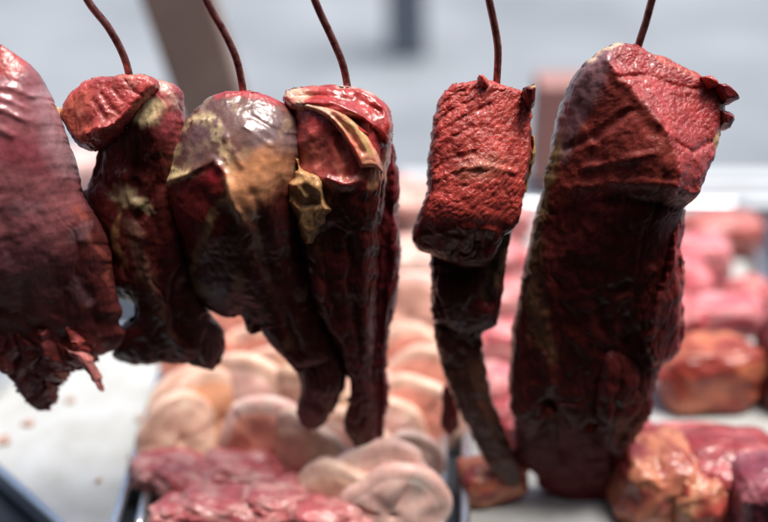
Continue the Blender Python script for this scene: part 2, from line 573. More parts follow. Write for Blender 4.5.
lobe('ragged_flap', M_MEAT, a,
     [(-50, 306), (-40, 336), (-14, 350), (0, 362), (10, 372), (18, 384), (26, 400), (38, 410)],
     [(84, 318), (100, 344), (99, 356), (88, 366), (72, 370), (64, 382), (56, 388), (53, 402), (48, 409)],
     0.97, [(0, 312, 4.2), (60, 316, 4.2), (0, 345, 5.2), (30, 375, 3.0), (80, 345, 4.0), (45, 405, 0.8), (-30, 330, 4)], tb=1.8, rr=11, base=(0.40, 0.075, 0.065), seed=2, edge=3.4, lump=1.5,
     param0=(0.05, 0.6, 0),
     feats=[([(14, 330), (32, 368), (42, 405)], 5, -1.0), ([(56, 334), (62, 378)], 5, 0.7), ([(0, 335), (18, 370)], 4, 0.7), ([(72, 330), (84, 362)], 3, -0.7)],
     paint=[('noise', (50, 0.02), 0.3, PINK, 0.6), ('noise', (38, 0.18), 0.2, (0.10, 0.02, 0.02), 0.6)])
lobe('tendon', M_FAT, a, [(64, 345), (72, 358), (82, 366), (92, 376), (101, 392)], [(82, 348), (92, 356), (97, 368), (101, 378), (104, 391)],
     0.945, 1.4, tb=0.8, rr=6, base=(0.6, 0.22, 0.2), seed=3, edge=1.5)

# second joint, bright cut face folding over a dark body
b_ = root_at(130, 76, 1.0, 'hanging_meat', 'joint with a bright red cut face over cream fat, second from the left')
lobe('body', M_MEAT, b_,
     [(100, 96), (96, 130), (99, 150), (93, 168), (88, 182), (82, 196), (90, 214), (100, 236), (104, 262), (109, 284), (119, 297), (132, 304), (135, 316), (122, 327), (115, 342), (114, 358), (140, 364), (170, 364), (196, 367), (212, 371)],
     [(158, 78), (177, 86), (184, 100), (187, 125), (186, 150), (189, 190), (194, 240), (198, 285), (209, 312), (221, 325), (226, 340), (224, 356), (219, 366)],
     1.0, [(120, 100, 1.0), (165, 95, 2.2), (150, 130, 3.5), (175, 130, 3.2), (130, 160, 2.2), (160, 190, 3.5), (120, 220, 3), (160, 260, 4), (150, 330, 3.0), (205, 345, 1.6)],
     tb=3, rr=24, base=DRY, seed=4, param0=(0, 0.45, 0),
     feats=[([(128, 176), (150, 220), (158, 280), (172, 330), (190, 350)], 5, 0.6), ([(148, 150), (140, 185), (150, 215)], 6, -0.7),
            ([(112, 240), (130, 300), (150, 350)], 5, -0.45), ([(196, 300), (204, 340), (212, 365)], 6, 0.5), ([(105, 150), (100, 175), (120, 195)], 4, -0.5),
            ([(150, 104), (142, 125)], 4, 0.4)],
     paint=[('area', [(130, 70), (178, 74), (196, 100), (196, 175), (176, 150), (160, 120), (135, 100)], 0.8, (0.40, 0.075, 0.085), 0.9, (0.1, 0.7, 0)),
            ('area', [(84, 150), (125, 150), (130, 200), (110, 222), (80, 205)], 0.8, (0.19, 0.025, 0.022), 0.9, (0.2, 0.6, 0)),
            ('line', ([(160, 80), (170, 92), (180, 110)], 4), 0.7, PALE, 0.55, (0, 0.9, 0), 0.1),
            ('ell', (154, 116, 16, 13, -30), 0.5, (0.60, 0.46, 0.26), 0.95, (0, 0.3, 1)),
            ('line', ([(158, 104), (150, 120), (136, 124)], 5), 0.5, (0.60, 0.46, 0.26), 0.8, (0, 0.3, 1)),
            ('ell', (127, 196, 12, 9, 20), 0.5, (0.42, 0.32, 0.18), 0.95, (0, 0.3, 1)),
            ('line', ([(120, 190), (134, 206), (150, 203), (160, 212)], 4.5), 0.5, (0.42, 0.32, 0.18), 0.8),
            ('line', ([(128, 210), (122, 240), (132, 262)], 3), 0.8, OCHRE, 0.4),
            ('line', ([(140, 225), (150, 262), (160, 300), (178, 345)], 6), 0.9, (0.16, 0.085, 0.06), 0.7),
            ('area', [(196, 285), (230, 300), (235, 380), (205, 380)], 1.2, (0.22, 0.10, 0.10), 0.8)])
cap = lobe('cut_face', M_CUT, b_,
     [(104, 77), (86, 81), (70, 94), (62, 108), (60, 116), (70, 132), (78, 144), (87, 151)],
     [(142, 74), (156, 79), (160, 90), (150, 104), (140, 120), (128, 134), (112, 144), (94, 151)],
     0.99, [(80, 100, 1.4), (120, 85, 1.8), (160, 90, 2.4), (110, 120, 3.6), (80, 135, 2.4), (145, 110, 3.2), (70, 115, 1.6), (130, 130, 3.9)],
     tb=2.2, rr=8, base=(0.42, 0.055, 0.05), seed=5, param0=(0.6, 0.9, 0), edge=1.4,
     feats=[([(108, 98), (118, 112), (132, 122)], 2.0, -0.18), ([(100, 104), (110, 118), (122, 132)], 1.8, -0.15), ([(118, 92), (130, 106), (145, 114)], 1.8, -0.15),
            ([(88, 92), (96, 112), (106, 132)], 2.8, 0.25), ([(130, 84), (140, 96), (152, 102)], 2.2, -0.25), ([(98, 138), (118, 134), (138, 132)], 5, 0.6)],
     paint=[('area', [(56, 100), (96, 90), (100, 150), (70, 150)], 1.2, (0.36, 0.09, 0.06), 0.85, (0.25, 0.35, 0)),
            ('line', ([(62, 120), (72, 136), (84, 148)], 4), 0.5, (0.14, 0.02, 0.02), 0.9, (0, 0.8, 0)),
            ('line', ([(90, 80), (120, 77), (150, 78)], 3), 0.7, (0.5, 0.15, 0.10), 0.7),
            ('noise', (70, 0.2), 0.2, (0.6, 0.22, 0.18), 0.5)])
lobe('fat_nub', M_FAT, b_, [(55, 108), (55, 113), (60, 118), (64, 121)], [(58, 107), (63, 110), (66, 115), (67, 120)], 0.99, 1.6, tb=0.8, rr=4,
     base=(0.62, 0.45, 0.22), seed=6, edge=0.6)

# third joint: shank with glossy silverskin
c_ = root_at(243, 92, 0.99, 'hanging_meat', 'rounded shank in glossy bluish silverskin with golden fat, third from the left')
lobe('muscle', M_MEMB, c_,
     [(226, 92), (207, 99), (191, 115), (179, 136), (170, 160), (165, 180), (167, 202), (174, 226), (182, 242), (187, 266), (194, 292), (208, 310), (226, 318), (241, 317), (246, 331), (253, 334), (257, 326), (270, 344), (284, 358), (296, 372)],
     [(250, 90), (270, 96), (288, 107), (298, 122), (303, 145), (303, 175), (303, 205), (306, 240), (312, 275), (320, 305), (330, 330), (338, 350), (340, 364)],
     0.99, [(240, 100, 1.6), (280, 115, 2.6), (205, 120, 2.6), (250, 135, 4.6), (190, 165, 3.4), (230, 175, 6.2), (285, 160, 4.8), (215, 200, 6.4), (262, 190, 6.6), (252, 218, 7.0), (290, 200, 5.0), (200, 260, 3.4), (250, 280, 4.2), (290, 260, 3.2), (230, 310, 1.6), (300, 340, 1.8)],
     tb=3.5, rr=30, base=DRY, seed=7, param0=(0, 0.45, 0), lump=0.75, rough_amp=0.5,
     feats=[([(168, 184), (195, 178), (222, 166), (236, 180), (243, 205), (250, 224)], 3.0, 0.45), ([(190, 196), (215, 200), (230, 220)], 9, -0.5),
            ([(222, 240), (204, 262), (196, 290)], 5, 0.35), ([(262, 200), (266, 240), (280, 300), (300, 350)], 5, -0.6),
            ([(190, 125), (200, 122), (212, 124)], 2, 0.18), ([(226, 130), (236, 150), (250, 170)], 3.0, 0.25), ([(212, 110), (222, 120), (230, 135)], 3, -0.15),
            ([(256, 120), (274, 132), (290, 140)], 2.4, -0.15), ([(250, 132), (262, 142), (276, 150)], 2.0, 0.12), ([(240, 320), (262, 330), (285, 355)], 4, 0.4)],
     paint=[('area', [(160, 190), (172, 140), (190, 105), (230, 85), (290, 95), (310, 120), (308, 170), (270, 200), (262, 225), (246, 224), (240, 190), (222, 165), (190, 178)], 0.25, MEMB, 1.0, (0, 1.0, 0)),
            ('ell', (276, 140, 24, 26, -20), 0.5, (0.20, 0.13, 0.13), 0.8, (0, 1.0, 0)),
            ('ell', (205, 145, 16, 18, 30), 0.6, (0.20, 0.11, 0.12), 0.8, (0, 1.0, 0)),
            ('area', [(216, 92), (236, 84), (290, 96), (302, 114), (284, 110), (262, 102), (236, 98), (218, 104)], 0.35, (0.40, 0.04, 0.045), 0.85, (0.1, 0.9, 0)),
            ('line', ([(188, 128), (200, 121), (216, 124), (226, 140), (232, 156)], 6), 0.9, (0.60, 0.47, 0.27), 0.75, (0, 0.7, 1), 0.32),
            ('line', ([(166, 186), (180, 182), (196, 178), (172, 174)], 6), 0.6, (0.60, 0.46, 0.24), 0.9, (0, 0.4, 1), 0.02),
            ('line', ([(172, 172), (176, 158), (184, 150)], 4), 0.7, (0.56, 0.42, 0.22), 0.7, None, 0.12),
            ('line', ([(232, 152), (240, 176), (240, 200), (250, 220)], 5), 0.9, (0.62, 0.40, 0.22), 0.75, (0, 0.8, 1), 0.2),
            ('area', [(246, 172), (262, 162), (282, 156), (292, 162), (276, 184), (264, 204), (254, 224), (244, 205)], 1.4, (0.74, 0.30, 0.13), 1.0, (0, 0.9, 0)), ('ell', (264, 182, 24, 17, -40), 0.9, (0.78, 0.35, 0.17), 0.9), ('noise', (42, 0.16), 0.22, (0.48, 0.33, 0.19), 0.35),  # amber fat; its glow of passing light put into the colour, centre lighter
            ('area', [(166, 190), (198, 180), (222, 172), (236, 190), (240, 220), (228, 252), (185, 250)], 0.25, (0.13, 0.014, 0.014), 1.0, (0.15, 0.55, 0)),
            ('ell', (226, 180, 10, 8, 0), 0.6, (0.30, 0.02, 0.03), 0.8, (0, 0.8, 0)),
            ('line', ([(250, 204), (262, 230), (270, 262), (282, 300), (300, 345)], 6), 0.8, (0.13, 0.05, 0.03), 0.7),
            ('line', ([(225, 216), (208, 250), (192, 272), (198, 292)], 5), 0.6, (0.30, 0.20, 0.10), 0.8, (0, 0.3, 1), 0.12),
            ('ell', (243, 283, 6, 9, 20), 0.5, (0.32, 0.19, 0.08), 0.9), ('ell', (210, 288, 8, 5, 20), 0.5, (0.30, 0.21, 0.11), 0.9),
            ('ell', (236, 206, 9, 6, 0), 0.6, (0.30, 0.2, 0.1), 0.6)])
lobe('lower_flap', M_MEAT, c_,
     [(262, 300), (272, 335), (284, 356), (297, 374), (300, 390), (296, 408), (299, 422), (309, 431)],
     [(322, 290), (330, 320), (342, 350), (347, 374), (343, 392), (336, 408), (328, 420), (316, 430)],
     1.005, [(290, 320, 2.0), (320, 340, 2.4), (320, 390, 2.2), (310, 425, 0.8)], tb=1.8, rr=14, base=(0.075, 0.016, 0.015), seed=8,
     paint=[('area', [(290, 385), (330, 392), (345, 385), (330, 435), (290, 435)], 1.0, (0.16, 0.055, 0.05), 0.7)])

# fourth joint: folded red top with ochre fat, long dark body ending in a point
d_ = root_at(348, 90, 1.0, 'hanging_meat', 'long pointed joint with folded red top and a lump of ochre fat, fourth from left')
lobe('side_muscle', M_MEAT, d_,
     [(372, 130), (366, 200), (362, 280), (360, 340), (362, 400), (370, 440), (374, 455)],
     [(384, 120), (394, 150), (400, 182), (399, 225), (402, 258), (397, 300), (389, 335), (388, 372), (388, 400), (384, 430), (379, 456)],
     1.02, [(385, 150, 1.5), (390, 250, 2.4), (380, 350, 2), (378, 440, 0.8)], tb=2, rr=12, base=(0.20, 0.028, 0.034), seed=9, param0=(0, 0.6, 0), edge=1.4,
     feats=[([(388, 160), (388, 250), (380, 330), (378, 440)], 2.2, -0.5), ([(394, 180), (394, 260), (386, 320)], 1.8, 0.35), ([(376, 200), (374, 300), (370, 400)], 2.2, -0.4)])
DTF = [(320, 95, 1.2), (360, 95, 1.4), (310, 125, 3.6), (340, 120, 4.0), (375, 125, 3.6), (320, 155, 4.4), (365, 150, 5.0), (345, 190, 6.0), (310, 195, 4.8), (350, 230, 5.2), (330, 290, 4.4), (365, 300, 3.8), (355, 380, 2.6), (365, 440, 1)]
d_body = tps(DTF)
lobe('body', M_MEAT, d_,
     [(302, 90), (290, 104), (294, 126), (291, 146), (297, 163), (290, 182), (288, 206), (297, 236), (303, 270), (311, 302), (324, 330), (340, 360), (350, 384), (347, 402), (343, 424), (351, 442), (365, 461)],
     [(340, 88), (358, 90), (374, 98), (387, 112), (392, 135), (390, 160), (386, 190), (382, 230), (380, 270), (377, 310), (374, 350), (374, 390), (377, 432), (376, 461)],
     1.0, DTF,
     tb=3, rr=22, base=DRY, seed=10, param0=(0, 0.5, 0),
     feats=[([(318, 142), (312, 165), (318, 184)], 7, 0.5), ([(340, 140), (346, 165), (352, 182), (366, 180)], 3.5, -0.6), ([(372, 130), (374, 165), (368, 195)], 4, 0.5),
            ([(330, 182), (345, 190), (362, 184), (378, 170)], 4, 0.5), ([(302, 226), (314, 280), (334, 330), (352, 370)], 5, 0.5), ([(352, 240), (356, 300), (360, 360)], 4, -0.35),
            ([(338, 230), (330, 280), (338, 320)], 5, -0.3), ([(366, 250), (366, 330), (370, 400)], 4, 0.3)],
     paint=[('area', [(280, 80), (400, 80), (402, 150), (392, 178), (372, 196), (340, 194), (300, 190), (285, 165)], 0.7, (0.36, 0.045, 0.045), 0.92, (0.12, 0.85, 0)),
            ('ell', (318, 160, 16, 20, 0), 0.6, (0.42, 0.11, 0.08), 0.8, (0, 0.7, 0)),
            ('line', ([(338, 168), (344, 182), (360, 184), (364, 176)], 3.5), 0.7, (0.62, 0.22, 0.15), 0.7, (0, 0.9, 0)),
            ('line', ([(345, 128), (360, 142), (370, 158), (377, 172), (374, 190)], 5), 0.6, (0.62, 0.36, 0.18), 0.9, (0, 0.6, 1)),
            ('line', ([(380, 120), (388, 150), (384, 180)], 4), 0.7, (0.45, 0.2, 0.12), 0.7),
            ('line', ([(344, 140), (342, 158), (346, 172)], 6), 0.8, (0.48, 0.10, 0.07), 0.8),
            ('area', [(286, 206), (330, 200), (330, 250), (306, 262)], 0.8, (0.10, 0.045, 0.02), 0.7)])
lobe('folded_top', M_CUT, d_,
     [(302, 87), (287, 91), (284, 100), (290, 112)],
     [(345, 86), (366, 90), (382, 101), (391, 118), (392, 140), (384, 146), (362, 128)],
     0.997, lambda X, Y: d_body(X, Y) + 0.45,
     tb=1.6, rr=8, base=(0.40, 0.045, 0.04), seed=11, param0=(0.12, 0.9, 0), edge=1.6,
     feats=[([(296, 96), (330, 100), (360, 104), (380, 116)], 3, -0.55), ([(305, 106), (335, 108), (356, 118), (372, 132)], 2.4, 0.35), ([(350, 92), (356, 100), (352, 110)], 2.4, -0.3)],
     paint=[('line', ([(288, 94), (306, 98), (300, 108)], 6), 0.6, (0.70, 0.46, 0.33), 0.85, (0, 0.9, 1)),
            ('line', ([(340, 88), (364, 91), (380, 102)], 2.6), 0.6, (0.62, 0.42, 0.36), 0.7, (0, 0.9, 1)),
            ('noise', (60, 0.12), 0.2, (0.55, 0.17, 0.14), 0.5)])
lobe('fat_strip', M_FAT, d_,
     [(287, 103), (300, 113), (318, 120), (332, 130), (343, 144), (352, 160), (360, 178)],
     [(299, 100), (320, 105), (340, 112), (357, 124), (370, 139), (380, 156), (384, 176)],
     0.998, lambda X, Y: d_body(X, Y) + 0.75, tb=0.3, rr=7, base=(0.62, 0.26, 0.16), seed=12, edge=0.8, lump=0.3, rough_amp=0.6,
     param0=(0, 0.8, 1), paint=[('line', ([(292, 107), (312, 113), (330, 121)], 3.5), 0.8, (0.74, 0.50, 0.36), 0.9), ('line', ([(345, 126), (360, 140), (372, 160)], 4), 0.8, (0.66, 0.45, 0.20), 0.85),
                                 ('line', ([(352, 150), (362, 172)], 4), 0.8, (0.55, 0.12, 0.09), 0.8)],
     feats=[([(335, 122), (350, 136), (364, 158)], 2.2, -0.35)])
lobe('fat_lump', M_FAT, d_,
     [(296, 158), (297, 172), (290, 184), (287, 196), (289, 208), (297, 220), (300, 234), (308, 250)],
     [(303, 158), (307, 170), (322, 175), (330, 186), (330, 200), (338, 212), (328, 228), (318, 248)],
     0.998, lambda X, Y: d_body(X, Y) + 0.75, tb=0.3, rr=9, base=(0.48, 0.27, 0.12), seed=13, edge=2.2, lump=0.25,
     param0=(0, 0.65, 1), feats=[([(295, 190), (310, 186), (322, 192)], 3.5, 0.5), ([(296, 198), (308, 208), (320, 206)], 2.6, -0.7), ([(304, 194), (310, 202)], 3, 0.4)],
     paint=[('ell', (301, 205, 8, 8, 0), 0.6, (0.62, 0.28, 0.12), 0.8)])

# fifth: square cut block with a greenish tail
e_ = root_at(497, 84, 1.0, 'hanging_meat', 'narrow block with square crinkled red face and thin greenish tail, second from right')
lobe('tail', M_MEAT, e_,
     [(433, 322), (437, 352), (446, 382), (457, 408), (469, 432), (482, 456), (495, 476), (508, 490)],
     [(478, 318), (483, 345), (486, 370), (491, 394), (500, 418), (509, 440), (517, 460), (522, 476), (518, 488)],
     1.01, [(455, 340, 1.8), (465, 400, 1.6), (490, 440, 1.2), (515, 480, 0.8)], tb=1.0, rr=12, base=(0.105, 0.040, 0.028), seed=14,
     feats=[([(462, 340), (475, 400), (505, 460)], 4, 0.4), ([(450, 360), (464, 410), (490, 455)], 3, -0.4)],
     paint=[('line', ([(440, 340), (460, 350), (478, 340)], 7), 0.8, (0.13, 0.02, 0.02), 0.8), ('noise', (40, 0.05), 0.3, (0.15, 0.075, 0.045), 0.6)])
lobe('red_tag', M_MEAT, e_, [(442, 384), (440, 405), (441, 425), (446, 436)], [(452, 384), (458, 405), (461, 425), (452, 437)],
     1.04, 1.0, tb=0.8, rr=7, base=(0.22, 0.025, 0.03), seed=15)
lobe('lower_block', M_MEAT, e_,
     [(432, 236), (430, 265), (430, 300), (432, 322), (446, 332), (458, 342), (466, 348)],
     [(526, 176), (521, 202), (514, 228), (508, 256), (503, 292), (499, 322), (486, 332), (474, 347)],
     1.0, [(450, 250, 2.0), (500, 230, 2.4), (460, 300, 2.6), (490, 300, 2.2), (465, 340, 1.2)], tb=2.4, rr=14, base=DRY, seed=16,
     paint=[('line', ([(524, 190), (510, 240), (496, 262), (488, 290)], 9), 0.6, (0.13, 0.085, 0.045), 0.8), ('ell', (478, 318, 22, 14, -10), 0.7, (0.15, 0.02, 0.022), 0.7)],
     feats=[([(490, 260), (484, 300)], 4, -0.5), ([(445, 262), (447, 320)], 4, 0.3)])


def facet_e(X, Y):
    f = tps([(455, 90, 1.0), (500, 90, 1.2), (525, 100, 0.8), (430, 140, 2.4), (480, 130, 3.2), (525, 140, 2.2), (430, 190, 4.2), (475, 180, 5.4), (520, 180, 4.0),
             (420, 225, 4.6), (455, 225, 6.2), (505, 215, 5.0), (430, 250, 3.2), (480, 255, 4.4), (465, 140, 3.6)])
    return f(X, Y)


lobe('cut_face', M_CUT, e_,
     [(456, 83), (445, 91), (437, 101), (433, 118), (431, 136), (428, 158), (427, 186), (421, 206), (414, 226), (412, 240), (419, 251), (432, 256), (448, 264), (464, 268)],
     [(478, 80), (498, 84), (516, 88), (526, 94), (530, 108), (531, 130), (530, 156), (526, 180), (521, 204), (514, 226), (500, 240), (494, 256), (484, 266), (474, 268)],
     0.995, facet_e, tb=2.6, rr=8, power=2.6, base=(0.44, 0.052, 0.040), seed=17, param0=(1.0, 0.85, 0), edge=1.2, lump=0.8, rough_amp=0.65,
     feats=[([(434, 128), (452, 112), (478, 100)], 1.8, -0.30), ([(433, 142), (456, 124), (486, 108)], 1.8, -0.30), ([(431, 160), (450, 144), (470, 130)], 1.8, -0.30),
            ([(432, 172), (450, 162), (470, 158)], 1.8, -0.25), ([(433, 112), (446, 104), (462, 94)], 1.8, -0.25), ([(430, 184), (456, 172), (484, 170), (510, 176)], 2.2, 0.25),
            ([(520, 110), (518, 140), (522, 170)], 2.0, -0.22), ([(440, 240), (444, 256)], 4, 0.4), ([(462, 240), (463, 262)], 5, 0.4), ([(484, 236), (486, 258)], 6, 0.5),
            ([(453, 244), (454, 262)], 2, -0.4), ([(474, 242), (475, 262)], 2, -0.4), ([(416, 238), (450, 230), (490, 232)], 3, 0.2)],
     paint=[('ell', (478, 172, 20, 12, -10), 0.8, (0.42, 0.17, 0.10), 0.6),
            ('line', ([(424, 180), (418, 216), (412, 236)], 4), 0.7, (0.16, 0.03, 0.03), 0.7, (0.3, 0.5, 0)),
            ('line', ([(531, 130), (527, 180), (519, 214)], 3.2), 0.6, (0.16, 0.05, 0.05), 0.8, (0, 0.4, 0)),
            ('area', [(405, 228), (450, 222), (520, 222), (505, 275), (400, 275)], 1.0, (0.10, 0.014, 0.012), 0.9, (0.05, 0.4, 0)),  # dark underside of the nose, overhang shade put into the colour
            ('line', ([(440, 94), (436, 120)], 3), 0.6, (0.5, 0.14, 0.12), 0.6)])
lobe('fat_edge', M_FAT, e_, [(528, 134), (529, 150), (526, 166), (521, 190), (512, 214), (504, 226)], [(533, 136), (534, 152), (530, 168), (525, 190), (518, 212), (506, 228)],
     0.998, 2.2, tb=1.0, rr=4, base=(0.50, 0.36, 0.14), seed=18, edge=1.2)
lobe('nub', M_MEAT, e_, [(522, 88), (520, 96), (524, 106), (528, 110)], [(532, 85), (535, 92), (534, 102), (530, 110)], 0.985, 2.4, tb=1.2, rr=6,
     base=(0.14, 0.02, 0.02), seed=19, edge=1.0, paint=[('ell', (531, 87, 4, 3, 0), 0.5, (0.6, 0.38, 0.2), 0.9)])
lobe('top_shred', M_MEAT, e_, [(478, 76), (477, 82), (480, 90)], [(482, 75), (487, 81), (490, 90)], 0.99, 1.4, tb=0.8, rr=4, base=(0.5, 0.09, 0.07), seed=20, edge=0.8)

# sixth: the big faceted block
f_ = root_at(640, 48, 1.0, 'hanging_meat', 'largest faceted dark red block with a tilted cut face, rightmost of the hanging meat')
lobe('lower_chunk', M_MEAT, f_,
     [(530, 385), (522, 410), (512, 428), (510, 448), (520, 466), (533, 474), (543, 490), (562, 498), (582, 514), (597, 521)],
     [(622, 396), (622, 420), (626, 440), (617, 455), (622, 476), (612, 486), (610, 502), (603, 519)],
     1.03, [(560, 430, 2.6), (600, 430, 2.6), (530, 440, 2), (590, 500, 1.2)], tb=2.2, rr=14, base=(0.11, 0.014, 0.015), seed=21, edge=4.0, param0=(0.1, 0.2, 0), feats=[([(560, 410), (566, 460), (590, 500)], 6, -0.8), ([(600, 420), (606, 470)], 5, 0.6)],
     paint=[('ell', (549, 406, 7, 8, 0), 0.5, (0.45, 0.2, 0.09), 0.9), ('line', ([(516, 425), (508, 445)], 4), 0.6, (0.34, 0.10, 0.12), 0.7)])


def facet_f(X, Y):
    f = tps([(600, 60, 2.4), (640, 55, 1.2), (700, 85, 1.4), (730, 100, 1.4), (614, 92, 4.2), (632, 115, 5.4), (652, 150, 7.0), (655, 188, 7.8), (690, 190, 5.4),
             (705, 150, 3.6), (675, 110, 3.4), (565, 115, 2.0), (585, 150, 4.4), (610, 190, 6.4), (548, 210, 2.6), (580, 240, 5.0), (640, 230, 6.0), (670, 230, 3.8),
             (560, 320, 3.6), (610, 320, 4.8), (660, 320, 3.6), (600, 400, 3.2), (540, 390, 2.8), (645, 400, 2.4)])
    return f(X, Y)


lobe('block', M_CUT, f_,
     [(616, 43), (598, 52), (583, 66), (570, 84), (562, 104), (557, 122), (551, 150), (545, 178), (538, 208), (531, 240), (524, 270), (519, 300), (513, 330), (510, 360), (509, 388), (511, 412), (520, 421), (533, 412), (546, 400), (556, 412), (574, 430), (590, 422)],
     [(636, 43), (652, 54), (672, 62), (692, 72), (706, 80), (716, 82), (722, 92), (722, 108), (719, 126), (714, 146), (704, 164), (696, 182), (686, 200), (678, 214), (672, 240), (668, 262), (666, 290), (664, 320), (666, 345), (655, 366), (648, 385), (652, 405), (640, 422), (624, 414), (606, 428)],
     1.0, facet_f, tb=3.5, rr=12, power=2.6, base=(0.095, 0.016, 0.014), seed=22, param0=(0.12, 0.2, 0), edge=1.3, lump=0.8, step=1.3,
     feats=[([(602, 66), (612, 86), (632, 112), (650, 142), (656, 170), (656, 192)], 4.5, 0.55), ([(656, 196), (676, 198), (694, 190), (704, 166)], 5, 0.7),
            ([(612, 84), (640, 80), (668, 90), (694, 92)], 2.2, -0.28), ([(560, 152), (590, 140), (618, 118)], 3.2, -0.4), ([(575, 172), (610, 166), (640, 160)], 3, 0.25),
            ([(560, 190), (600, 186), (650, 192)], 3.4, 0.35), ([(600, 205), (640, 208), (676, 210)], 5, -0.6), ([(566, 112), (574, 130), (584, 150)], 3, 0.2),
            ([(658, 150), (676, 158), (700, 146)], 2.0, -0.25), ([(590, 300), (600, 350), (596, 410)], 6, -0.7), ([(612, 290), (618, 330), (612, 372)], 8, -1.0),
            ([(545, 260), (540, 320), (546, 380)], 5, 0.5), ([(640, 270), (624, 290), (610, 300)], 4, 0.5), ([(560, 330), (580, 352), (610, 360)], 3, 0.25)],
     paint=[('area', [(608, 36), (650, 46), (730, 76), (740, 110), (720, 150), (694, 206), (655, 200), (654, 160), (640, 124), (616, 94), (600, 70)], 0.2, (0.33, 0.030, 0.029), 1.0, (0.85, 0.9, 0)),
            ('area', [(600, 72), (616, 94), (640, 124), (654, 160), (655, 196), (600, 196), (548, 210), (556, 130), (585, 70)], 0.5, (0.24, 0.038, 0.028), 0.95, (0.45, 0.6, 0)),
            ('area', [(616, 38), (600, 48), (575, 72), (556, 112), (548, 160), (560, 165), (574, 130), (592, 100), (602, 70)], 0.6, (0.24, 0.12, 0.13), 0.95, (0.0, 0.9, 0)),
            ('line', ([(618, 43), (600, 52), (588, 64)], 4), 0.5, (0.66, 0.5, 0.36), 0.85, (0, 0.5, 1)),
            ('line', ([(654, 58), (680, 70), (704, 82)], 4.5), 0.6, (0.44, 0.07, 0.04), 0.8, (0.6, 0.9, 0)),
            ('line', ([(551, 150), (542, 190), (532, 226), (526, 250)], 6), 0.6, (0.34, 0.23, 0.11), 0.85, (0, 0.4, 1), 0.1),
            ('line', ([(530, 240), (528, 290), (536, 330), (545, 352)], 8), 0.8, (0.20, 0.11, 0.055), 0.7, None, 0.1),
            ('line', ([(706, 146), (715, 138), (720, 128)], 3.5), 0.5, (0.55, 0.36, 0.15), 0.8),
            ('area', [(655, 205), (700, 196), (690, 300), (660, 300)], 0.9, (0.20, 0.03, 0.03), 0.9, (0.3, 0.6, 0))])
lobe('lower_flap', M_MEAT, f_,
     [(596, 330), (590, 360), (586, 390), (590, 420), (600, 446), (612, 458)],
     [(664, 330), (664, 362), (654, 384), (650, 410), (640, 432), (630, 452), (620, 460)],
     1.0, [(630, 332, 0.4), (630, 360, 3.6), (610, 400, 4.4), (640, 390, 3.2), (615, 450, 1.6)], tb=2, rr=14, base=(0.10, 0.016, 0.015), seed=41, edge=3.0, param0=(0.05, 0.3, 0), lump=1.5)
lobe('torn_flap', M_MEAT, f_,
     [(512, 372), (510, 400), (516, 424), (524, 440)], [(560, 372), (552, 398), (544, 418), (532, 442)],
     1.005, [(535, 378, 1.2), (535, 405, 3.2), (530, 430, 1.8), (515, 400, 2.0), (550, 400, 2.4)], tb=1.6, rr=10, base=(0.13, 0.026, 0.02), seed=42, edge=3.0, param0=(0.05, 0.3, 0))
lobe('side_flap', M_MEAT, f_,
     [(662, 206), (656, 232), (652, 262), (640, 290), (630, 320), (632, 350), (642, 366)],
     [(684, 206), (682, 228), (678, 250), (682, 262), (680, 290), (682, 318), (682, 342), (672, 358), (656, 368)],
     1.0, [(670, 220, 3.4), (670, 280, 4.2), (650, 330, 4.6), (675, 340, 2.4)], tb=2, rr=12, base=(0.32, 0.040, 0.038), seed=23, param0=(0.15, 0.7, 0), edge=1.6,
     feats=[([(668, 250), (674, 300), (676, 340)], 2.6, -0.5), ([(664, 236), (662, 262)], 3, 0.5)],
     paint=[('area', [(625, 280), (664, 270), (670, 350), (640, 375), (625, 350)], 1.2, DRY, 0.9, (0, 0.4, 0)),
            ('line', ([(676, 252), (672, 285), (678, 320)], 2.0), 0.7, (0.5, 0.2, 0.15), 0.6), ('line', ([(682, 207), (672, 220), (660, 226)], 2), 0.6, (0.45, 0.3, 0.18), 0.7)])
for (Lp, Rp, cx) in (([(710, 84), (713, 98), (718, 108)], [(722, 84), (734, 92), (737, 99), (730, 106)], 0),
                     ([(714, 110), (713, 122), (716, 130)], [(724, 112), (731, 118), (729, 126), (722, 131)], 1),
                     ([(697, 78), (700, 86), (706, 92)], [(706, 77), (714, 82), (716, 90)], 2)):
    lobe('nub', M_CUT, f_, Lp, Rp, 0.995, 2.2, tb=1.4, rr=6, base=(0.19, 0.022, 0.026) if cx < 2 else (0.42, 0.06, 0.05), seed=24 + cx, param0=(0.3, 0.9, 0), edge=1.0)

